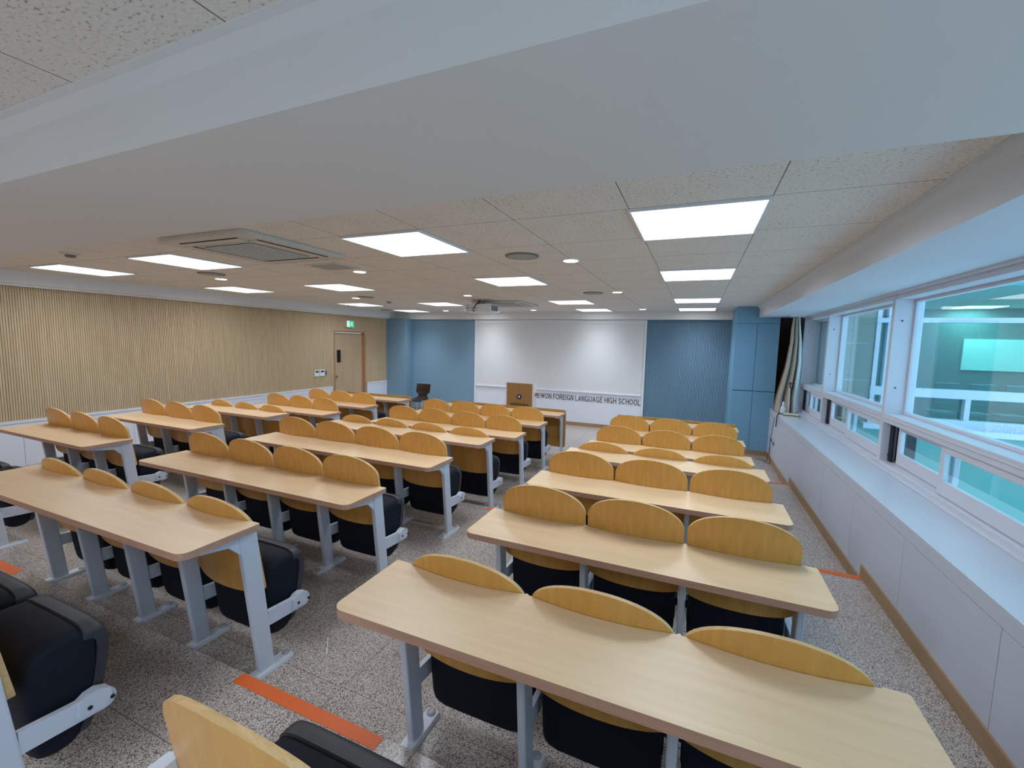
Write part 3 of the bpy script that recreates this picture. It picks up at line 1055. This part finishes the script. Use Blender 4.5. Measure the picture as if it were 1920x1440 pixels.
def bench(x, y, z, n, zd, label, seats=True, desk=True):
    r = thing('lecture_bench', label, 'bench', (x, y, z), 0, 'lecture benches in three blocks')
    if desk:
        ob('desk_top', cached(('top', n, zd, seats), top_mesh, n, zd, not seats), r)
    for k in range(n + 1):
        px = (k - n / 2) * SP
        lg = ob('leg', cached(('leg', zd), leg_mesh, zd), r, (px, 0, 0))
        if desk:
            ob('desk_bracket', cached(('br', zd), bracket_mesh, zd), lg)
        ob('foot_plate', ME['foot'], lg)
        for yy in (0.305, 0.530):
            ob('bolt_cap', ME['cap'], lg, (0, yy, 0))
        if seats:
            ar = ob('seat_arm', ME['arm'], r, (px, 0, 0))
            ob('arm_screw', ME['screw'], ar)
        else:
            cl = MB()
            for zz in (0.20, 0.42, 0.64):
                cl.box((-0.012, post_y(zz) + 0.035, zz - 0.018), (0.012, 0.404, zz + 0.018))
            ob('panel_clip', cached('clip', lambda: cl.mesh('panel_clip', 'steel')), lg)
    if seats:
        for k in range(n):
            px = (k - (n - 1) / 2) * SP
            ob('backrest', ME['back'], r, (px, 0, 0))
            s = ob('seat_cushion', ME['cush'], r, (px, 0, 0))
            ob('seat_shell', ME['shell'], s)
    else:
        ob('modesty_panel', cached(('mp', n), front_panel_mesh, n), r)
    return r


ROWY = {0: 0.155, 1: 1.055, 2: 1.983, 3: 2.877, 4: 3.763, 5: 4.675, 6: 5.528, 7: 6.448}
ROWT = {0: 3, 1: 2, 2: 2, 3: 2, 4: 1, 5: 1, 6: 1, 7: 1}
RAISED = (1, 4)
ORD = {7: 'front row with panel and no seats', 6: 'second row from the whiteboard', 5: 'third row from the whiteboard', 4: 'fourth row from the whiteboard',
       3: 'fifth row from the whiteboard', 2: 'sixth row from the whiteboard', 1: 'seventh row from the whiteboard', 0: 'rearmost row without a desk'}
for nm, xc, n, dy in (('window-side block', -0.259, 3, 0.0), ('middle block', -3.019, 4, 0.0), ('block beside the slatted wall', -5.828, 3, 0.028)):
    for row in range(0, 8):
        if row == 0 and nm.startswith('block'):
            continue
        kind = {3: 'three-seat', 4: 'four-seat'}[n]
        bench(xc, ROWY[row] + dy, TZ[ROWT[row]], n, (0.72 if row == 0 else ZD + (H if row in RAISED else 0)), '%s maple lecture bench, %s, %s' % (kind, nm, ORD[row]), row != 7, row != 0)

# ------------------------------------------------------------------ ceiling fittings
def lamp(x, y, label, sx=0.69, sy=0.72, watt=LAMP_W, spread=140):
    r = thing('ceiling_light', label, 'ceiling light', (x, y, ZC), group='square ceiling light panels')
    m = MB(); m.box((-sx / 2 + 0.014, -sy / 2 + 0.014, -0.010), (sx / 2 - 0.014, sy / 2 - 0.014, -0.002))
    ob('diffuser', cached(('dif', sx, sy), lambda: m.mesh('light_diffuser', 'lamp')), r)
    f = MB()
    f.box((-sx / 2, -sy / 2, -0.014), (sx / 2, -sy / 2 + 0.014, 0)); f.box((-sx / 2, sy / 2 - 0.014, -0.014), (sx / 2, sy / 2, 0))
    f.box((-sx / 2, -sy / 2 + 0.014, -0.014), (-sx / 2 + 0.014, sy / 2 - 0.014, 0)); f.box((sx / 2 - 0.014, -sy / 2 + 0.014, -0.014), (sx / 2, sy / 2 - 0.014, 0))
    ob('frame', cached(('lfr', sx, sy), lambda: f.mesh('light_frame', 'white')), r)
    ld = bpy.data.lights.new('panel_light', 'AREA')
    ld.shape, ld.size, ld.size_y = 'RECTANGLE', sx - 0.03, sy - 0.03
    ld.energy, ld.color, ld.spread = watt, LAMP_C, math.radians(spread)
    lo = bpy.data.objects.new('panel_light', ld)
    COL.objects.link(lo)
    lo.parent = r
    lo.location = (0, 0, -0.0115)


cols = ((-0.05, 'in the file nearest the windows'), (-2.11, 'in the second file from the windows'), (-4.83, 'in the third file from the windows'), (-6.78, 'in the file nearest the slatted wall'))
rws = ((2.865, 'closest to the beam'), (4.93, 'second from the beam'), (7.65, 'third from the beam'), (9.48, 'closest to the whiteboard'))
for cx, cn_ in cols:
    for ry, rn in rws:
        yy = ry - (0.14 if cx < -6 and ry > 4 else 0)
        near_wall = ry > 9
        lamp(cx, yy, 'square ceiling light panel %s, %s' % (cn_, rn), watt=9.0 if near_wall else LAMP_W, spread=96 if near_wall else 168)
for cx, cn_ in cols:  # unseen lamps added behind the camera to brighten the beam's near face
    lamp(cx, -0.75, 'unseen square ceiling light panel added behind the beam to light it, %s' % cn_)
    lamp(cx, -2.4, 'unseen square ceiling light panel added by the rear wall to light the beam, %s' % cn_)

for cx, cn_ in ((-1.08, 'file on the window side'), (-3.47, 'middle file'), (-5.78, 'file toward the slatted wall')):
    for ry, rn in ((3.83, 'nearest the beam'), (6.28, 'midway down the room'), (9.36, 'nearest the whiteboard')):
        r = thing('downlight', 'small round glowing downlight in the %s, %s' % (cn_, rn), 'downlight', (cx, ry, ZC), group='round downlights')
        m = MB(); m.lathe([(0.078, 0), (0.078, -0.006), (0.066, -0.010), (0.066, 0)], (0, 0, 0), n=24)
        ob('trim_ring', cached('dring', lambda: m.mesh('downlight_ring', 'white')), r)
        m2 = MB(); m2.lathe([(0.066, -0.009), (0.066, -0.012), (0.03, -0.015), (0.004, -0.016)], (0, 0, 0), n=24)
        ob('diffuser', cached('ddif', lambda: m2.mesh('downlight_diffuser', 'downlamp')), r)

for x, y, lab in ((-1.425, 3.53, 'round grey ceiling speaker nearest the beam, beside a downlight'), (-1.44, 6.35, 'round grey ceiling speaker farther down the room on the window side'),
                  (-5.45, 3.50, 'round grey ceiling speaker toward the slatted wall, nearest the beam'), (-5.50, 6.22, 'round grey ceiling speaker toward the slatted wall, farther down the room'),
                  (-7.3, 9.0, 'round grey ceiling speaker close above the door')):
    r = thing('ceiling_speaker', lab, 'speaker', (x, y, ZC), group='round ceiling speakers')
    m = MB(); m.lathe([(0.145, 0), (0.145, -0.006), (0.138, -0.011), (0.125, -0.012), (0.125, 0)], (0, 0, 0), n=32); ob('rim', cached('srim', lambda: m.mesh('speaker_rim', 'acgrille')), r)
    m2 = MB(); m2.lathe([(0.125, -0.004), (0.125, -0.010), (0.06, -0.014), (0.012, -0.015), (0.012, -0.018), (0.004, -0.018)], (0, 0, 0), n=32); ob('grille', cached('sgr', lambda: m2.mesh('speaker_grille', 'speaker')), r)


def cassette(x, y, label):
    r = thing('air_conditioner', label, 'air conditioner', (x, y, ZC), group='ceiling air conditioners')
    s = 0.50
    m = MB(); m.prism(roundrect(-s, -s, s, s, 0.06, 5), 'z', -0.035, 0.0)
    ob('panel', m.mesh('ac_panel', 'acwhite', 0.006), r)
    m = MB()
    g = 0.27
    m.box((-g, -g, -0.040), (g, g, -0.034))
    gr = ob('intake_grille', m.mesh('ac_grille_back', 'acgrille'), r)
    m = MB()
    nb = 14
    for i in range(nb + 1):
        t = -g + 2 * g * i / nb
        m.box((t - 0.004, -g, -0.048), (t + 0.004, g, -0.040)); m.box((-g, t - 0.004, -0.0465), (g, t + 0.004, -0.0405))
    ob('grille_bars', m.mesh('ac_grille_bars', 'acwhite'), gr)
    for k in range(4):
        m = MB()
        m.box((-0.33, 0.335, -0.041), (0.33, 0.415, -0.034), 0)
        m.box((-0.33, 0.415, -0.040), (0.33, 0.423, -0.034), 1)
        m.box((-0.33, 0.327, -0.040), (0.33, 0.335, -0.034), 1)
        ob('air_flap', m.mesh('ac_flap', ['acwhite', 'dark']), r, (0, 0, 0), (0, 0, k * math.pi / 2))


cassette(-3.43, 2.60, 'square ceiling air conditioner with a grey mesh grille near the beam')
cassette(-3.43, 7.73, 'square ceiling air conditioner far off beside the projector')
hv = thing('ceiling_hatch', 'flat pale access hatch in the ceiling beside the near air conditioner', 'hatch', (-3.53, 3.50, ZC))
m = MB(); m.box((-0.21, -0.17, -0.008), (0.21, 0.17, 0)); ob('hatch_frame', m.mesh('hatch_panel', 'acwhite', 0.003), hv)
m = MB(); m.box((-0.17, -0.13, -0.012), (0.17, 0.13, -0.008)); ob('inner_panel', m.mesh('hatch_inner', 'speaker', 0.002), hv)
for x, y, lab in ((-5.50, 2.23, 'small round smoke detector on the ceiling at left, near the beam'), (-5.60, 6.98, 'small round smoke detector on the ceiling far off before the door')):
    r = thing('smoke_detector', lab, 'smoke detector', (x, y, ZC), group='smoke detectors')
    m = MB(); m.lathe([(0.075, 0), (0.075, -0.008), (0.06, -0.016), (0.05, -0.018)], (0, 0, 0), n=20); ob('base', m.mesh('detector_base', 'acwhite', smooth=True), r)
    m = MB(); m.lathe([(0.04, -0.017), (0.04, -0.030), (0.03, -0.040), (0.004, -0.042)], (0, 0, 0), n=20); ob('sensor', m.mesh('detector_sensor', 'acgrille', smooth=True), r)

# projector
pj = thing('projector', 'white projector hanging from the ceiling before the whiteboard', 'projector', (-3.62, 7.08, 0), math.radians(3))
m = MB(); m.box((-0.25, -0.17, 2.475), (0.25, 0.18, 2.618)); bd_ = ob('body', m.mesh('projector_body', 'projwhite', 0.010), pj)
m = MB()
random.seed(2)
for x, z, w, h_ in ((-0.20, 2.585, 0.022, 0.022), (-0.19, 2.545, 0.05, 0.018), (-0.12, 2.545, 0.03, 0.014), (-0.07, 2.545, 0.03, 0.014), (-0.03, 2.545, 0.025, 0.012), (-0.2, 2.505, 0.012, 0.012), (-0.17, 2.505, 0.012, 0.012), (-0.13, 2.505, 0.018, 0.012), (-0.07, 2.503, 0.03, 0.016)):
    m.box((x - w / 2, -0.173, z - h_ / 2), (x + w / 2, -0.169, z + h_ / 2))
ob('ports', m.mesh('projector_ports', 'projgrey'), bd_)
m = MB()
for y0, y1 in ((-0.14, -0.06), (-0.045, 0.04), (0.055, 0.15)):
    m.box((0.249, y0, 2.505), (0.253, y1, 2.60))
ob('side_vent', m.mesh('projector_vent', 'projgrey'), bd_)
m = MB(); m.cyl((0.13, 0.18, 2.55), (0.13, 0.21, 2.55), 0.05, n=24); ob('lens', m.mesh('projector_lens', 'black', smooth=True), pj)
m = MB(); m.cyl((0, 0, 2.618), (0, 0, 2.70), 0.022, n=14); m.box((-0.10, -0.10, 2.618), (0.10, 0.10, 2.63)); m.cyl((0, 0, 2.685), (0, 0, 2.699), 0.075, n=20)
m.cyl((-0.06, 0, 2.655), (0.06, 0, 2.655), 0.028, n=14)
ob('ceiling_mount', m.mesh('projector_mount', 'metal', smooth=True), pj)
m = MB(); m.tube(catmull([(0.02, -0.05, 2.69), (0.0, -0.12, 2.65), (-0.02, -0.20, 2.60), (-0.06, -0.21, 2.545), (-0.07, -0.172, 2.545)], 6, False), 0.006)
m.tube(catmull([(0.02, -0.05, 2.69), (-0.02, -0.14, 2.64), (-0.07, -0.22, 2.53), (-0.06, -0.21, 2.485), (-0.1, -0.172, 2.505)], 6, False), 0.005)
ob('cables', m.mesh('projector_cables', 'black', smooth=True), pj)

# ------------------------------------------------------------------ curtain and the things on the counter
def lerp(tab, z):
    for (z0, a0), (z1, a1) in zip(tab[:-1], tab[1:]):
        if z0 >= z >= z1:
            t = (z0 - z) / (z0 - z1)
            return a0 + (a1 - a0) * t
    return tab[-1][1]


LT = [(2.50, 1.43), (2.30, 1.41), (2.08, 1.405), (1.64, 1.35), (1.18, 1.266), (0.887, 1.235)]
RT = [(2.50, 1.53), (2.08, 1.592), (1.74, 1.625), (1.38, 1.620), (1.12, 1.612), (0.887, 1.64)]
ct = thing('curtain', 'beige curtain gathered at the far end of the windows', 'curtain', (0, 0, 0))


def cloth(u0, u1, yoff, thick, key, name):
    NU, NV = 44, 26
    m = MB()
    vs = [[], []]
    for j in range(NV + 1):
        z = 2.498 - (2.498 - 0.892) * j / NV
        xl, xr = lerp(LT, z), lerp(RT, z)
        for i in range(NU + 1):
            u = u0 + (u1 - u0) * i / NU
            ph = u * 2 * math.pi * 3.4 + 0.5
            amp = 0.034 + 0.026 * j / NV
            x = xl + (xr - xl) * u + 0.010 * math.sin(ph + 1.2)
            y = 8.48 + yoff + amp * math.sin(ph) + 0.012 * math.sin(ph * 1.7 + z * 2)
            vs[0].append((x, y, z)); vs[1].append((x, y + thick, z))
    k = NU + 1
    o = len(vs[0])
    fs = []
    for j in range(NV):
        for i in range(NU):
            q = (j * k + i, j * k + i + 1, (j + 1) * k + i + 1, (j + 1) * k + i)
            fs += [q, tuple(o + t for t in q[::-1])]
    ring = [i for i in range(k)] + [j * k + NU for j in range(1, NV + 1)] + [NV * k + i for i in range(NU - 1, -1, -1)] + [j * k for j in range(NV - 1, 0, -1)]
    for a, b in zip(ring, ring[1:] + ring[:1]):
        fs.append((a, b, o + b, o + a))
    m.add(vs[0] + vs[1], fs)
    return ob(name, m.mesh(name, key, smooth=True), ct)


cloth(0.0, 0.74, 0, 0.006, 'curtain', 'drape')
cloth(0.72, 1.0, 0.02, 0.006, 'liner', 'lining')
m = MB(); m.box((1.38, 8.44, 2.480), (1.60, 8.54, 2.4995)); ob('curtain_track', m.mesh('curtain_track', 'alu'), ct)

bt = thing('spray_bottle', 'small clear plastic bottle standing on the counter by the curtain', 'bottle', (1.345, 8.22, ZT))
m = MB(); m.lathe([(0.034, 0), (0.036, 0.01), (0.036, 0.10), (0.030, 0.125), (0.015, 0.15), (0.013, 0.165)], (0, 0, 0), n=18); ob('body', m.mesh('bottle_body', 'bottle', smooth=True), bt)
m = MB(); m.lathe([(0.017, 0.164), (0.017, 0.19), (0.011, 0.195), (0.011, 0.215)], (0, 0, 0), n=14); ob('cap', m.mesh('bottle_cap', 'white', smooth=True), bt)

um = thing('folded_umbrella', 'slim pale folded umbrella with a black ring handle leaning at the curtain', 'umbrella', (1.43, 8.25, ZT), 0)
m = MB(); m.cyl((0, 0, 0), (0.0, 0.03, 0.44), 0.020, 0.013, n=12); ob('canopy', m.mesh('umbrella_canopy', 'pink', smooth=True), um)
m = MB(); m.tube([(0.021, -0.012, 0.0), (0.020, 0.0, 0.2), (0.014, 0.02, 0.45)], 0.009); ob('strap', m.mesh('umbrella_strap', 'black', smooth=True), um)
m = MB(); m.cyl((0, 0.03, 0.43), (0.004, 0.036, 0.50), 0.009, n=10)
m.tube([(0.004 + 0.015 * math.cos(t), 0.036, 0.512 + 0.014 * math.sin(t)) for t in [i * 2 * math.pi / 12 for i in range(13)]], 0.008)
ob('handle', m.mesh('umbrella_handle', 'black', smooth=True), um)

pc = thing('wristlet_case', 'cream flat case with black edging and a wrist strap on the counter end', 'case', (1.44, 8.05, ZT), math.radians(-12))
m = MB(); m.box((-0.11, -0.085, 0.0), (0.10, 0.085, 0.022)); ob('base', m.mesh('case_base', 'cream', 0.006), pc)
m = MB(); m.box((-0.115, -0.09, 0.022), (0.105, 0.09, 0.028)); ob('edging', m.mesh('case_edging', 'black', 0.002), pc)
m = MB(); m.box((-0.11, -0.08, 0.028), (0.10, 0.085, 0.045)); ob('lid', m.mesh('case_lid', 'cream', 0.006), pc)
m = MB(); m.tube(catmull([(-0.10, 0.0, 0.030), (-0.16, 0.02, 0.032), (-0.19, 0.03, 0.01), (-0.197, 0.035, -0.08), (-0.197, 0.02, -0.17), (-0.198, -0.0, -0.185), (-0.197, -0.02, -0.16), (-0.195, -0.01, -0.06), (-0.188, 0.0, 0.008), (-0.15, 0.0, 0.028), (-0.10, -0.01, 0.030)], 6, False), 0.0065)
ob('wrist_strap', m.mesh('case_strap', 'black', smooth=True), pc)

for y, z, lab in ((8.52, 0.385, 'grey wall socket with a plug low on the counter front, nearer the blue pier'), (8.29, 0.372, 'grey wall socket low on the counter front, farther from the blue pier')):
    s = thing('power_socket', lab, 'socket', (XC, y, z), group='sockets at the far counter end')
    m = MB(); m.box((-0.009, -0.055, -0.04), (0, 0.055, 0.04)); ob('plate', m.mesh('power_plate', 'cap', 0.003), s)
    m = MB(); m.box((-0.016, -0.03, -0.022), (-0.009, 0.03, 0.022)); ob('insert', m.mesh('power_insert', 'lcd', 0.002), s)
m = MB()
m.tube(catmull([(XC - 0.006, 8.40, 0.80), (XC - 0.008, 8.46, 0.64), (XC - 0.012, 8.52, 0.50), (XC - 0.022, 8.53, 0.40), (XC - 0.02, 8.55, 0.25), (XC - 0.03, 8.60, 0.10), (XC - 0.05, 8.55, 0.012), (XC - 0.12, 8.62, 0.006), (XC - 0.20, 8.66, 0.006)], 6, False), 0.004)
m.tube(catmull([(XC - 0.022, 8.53, 0.37), (XC - 0.022, 8.50, 0.2), (XC - 0.025, 8.44, 0.08), (XC - 0.03, 8.36, 0.012), (XC - 0.10, 8.52, 0.006)], 6, False), 0.004)
tag(ob('hanging_cable', m.mesh('hanging_cable', 'black', smooth=True)), 'thin dark cable hanging down the counter end to the floor', 'cable')

m = MB()
m.tube([(-1.876, 1.781, TZ[2] + 0.004), (-1.83, 1.73, TZ[2] + 0.0035), (-1.781, 1.678, TZ[2] + 0.004)], 0.003)
tag(ob('paper_straw', m.mesh('paper_straw', 'white', smooth=True)), 'thin white straw-like scrap lying on the granite aisle floor', 'litter')

# ------------------------------------------------------------------ wing seen through the windows
wg = thing('neighbouring_wing', 'teal clad wing with white framed windows outside the glass', 'building', (0, 8.30, 0))
m = MB()
m.box((1.92, 0, -4), (9.5, 0.2, 0.80)); m.box((1.92, 0, 3.15), (9.5, 0.2, 5.0)); m.box((9.2, 0, 0.8), (9.5, 0.2, 3.15))
ob('cladding', m.mesh('wing_cladding', 'teal'), wg)
m = MB()
m.box((1.92, 0.02, 0.80), (2.48, 0.2, 3.15), 1)
for x0, x1 in ((1.92, 2.195), (2.205, 2.48)):
    for z0, z1 in ((0.80, 1.49), (1.51, 2.06), (2.08, 3.15)):
        m.box((x0, 0.0, z0), (x1, 0.05, z1), 0)
m.box((1.90, 0.0, -0.5), (1.93, 1.75, 3.2), 1)  # pale strip added to lighten the farthest pane, in place of its reflections
ob('grey_panelling', m.mesh('wing_panelling', ['greyclad', 'alu']), wg)
m = MB()
m.box((2.48, -0.05, 0.86), (9.2, 0.12, 0.98)); m.box((2.48, -0.03, 1.29), (9.2, 0.12, 1.42)); m.box((2.48, -0.04, 2.385), (9.2, 0.12, 2.455)); m.box((2.48, -0.03, 3.07), (9.2, 0.12, 3.15))
for x in (2.485, 2.62, 4.75, 6.9, 9.12):
    m.box((x, -0.025, 0.87), (x + 0.055, 0.11, 3.14))
for x in (3.60, 5.8, 8.0):
    m.box((x, -0.02, 0.98), (x + 0.06, 0.10, 1.30))
m.box((2.40, -0.16, 0.78), (9.25, 0.0, 0.86))
ob('window_frame', m.mesh('wing_window_frame', 'alu'), wg)
m = MB(); m.box((2.5, 0.06, 0.98), (9.15, 0.07, 3.08)); ob('window_pane', m.mesh('wing_window_pane', 'farglass'), wg)
m = MB()
m.box((1.95, 4.5, -0.3), (9.5, 4.6, 2.92)); m.box((1.95, 0.2, -0.35), (9.5, 4.6, -0.3), 1); m.box((1.95, 0.2, 2.92), (9.5, 4.6, 3.2), 1); m.box((9.4, 0.2, -0.3), (9.5, 4.6, 3.2)); m.box((1.93, 0.2, -0.3), (1.98, 4.6, 3.2))
ob('room_shell', m.mesh('wing_room', ['farroom', 'farceil']), wg)
for k, (x, yl) in enumerate(((5.40, 12.35), (6.55, 11.5))):
    fl_ = tag(ob('ceiling_light', None, None, (x, yl, 2.92)), 'lit ceiling panel seen through the wing window, %s' % ('nearer our room' if k == 0 else 'farther from our room'), 'ceiling light', 'ceiling lights in the neighbouring wing')
    m = MB(); m.box((-0.32, -0.30, -0.012), (0.32, 0.30, -0.001)); ob('diffuser', m.mesh('wing_diffuser', 'farlight'), fl_)
    ld = bpy.data.lights.new('wing_light', 'AREA')
    ld.size, ld.energy, ld.color = 0.6, 30, (0.9, 1, 1)
    lo = bpy.data.objects.new('wing_light', ld)
    COL.objects.link(lo)
    lo.parent = fl_
    lo.location = (0, 0, -0.014)
m = MB(); m.box((5.40, 12.76, 1.58), (8.3, 12.795, 2.26))
tag(ob('projection_screen', m.mesh('projection_screen', 'farscreen')), 'pale glowing screen on the far wall inside the neighbouring wing', 'screen')
fc = thing('classroom_chair', 'dim chair row seat inside the neighbouring wing below the screen', 'chair', (4.9, 12.0, -0.3), 0, 'chairs inside the neighbouring wing')
m = MB(); m.box((-0.20, -0.03, 1.18), (0.20, 0.02, 1.62)); ob('backrest', m.mesh('wing_chair_back', 'fardesk', 0.02), fc)
m = MB(); m.box((-0.20, 0.02, 0.95), (0.20, 0.40, 1.0)); ob('seat', m.mesh('wing_chair_seat', 'fardesk', 0.01), fc)
for x, y in ((-0.18, 0.0), (0.18, 0.0), (-0.18, 0.37), (0.18, 0.37)):
    m = MB(); m.cyl((x, y, 0), (x, y, 0.96), 0.012, n=8); ob('leg', m.mesh('wing_chair_leg', 'fardesk'), fc)
for k in range(1, 6):
    c = copy_tree(fc)
    c.location.x = 4.9 + 0.55 * k
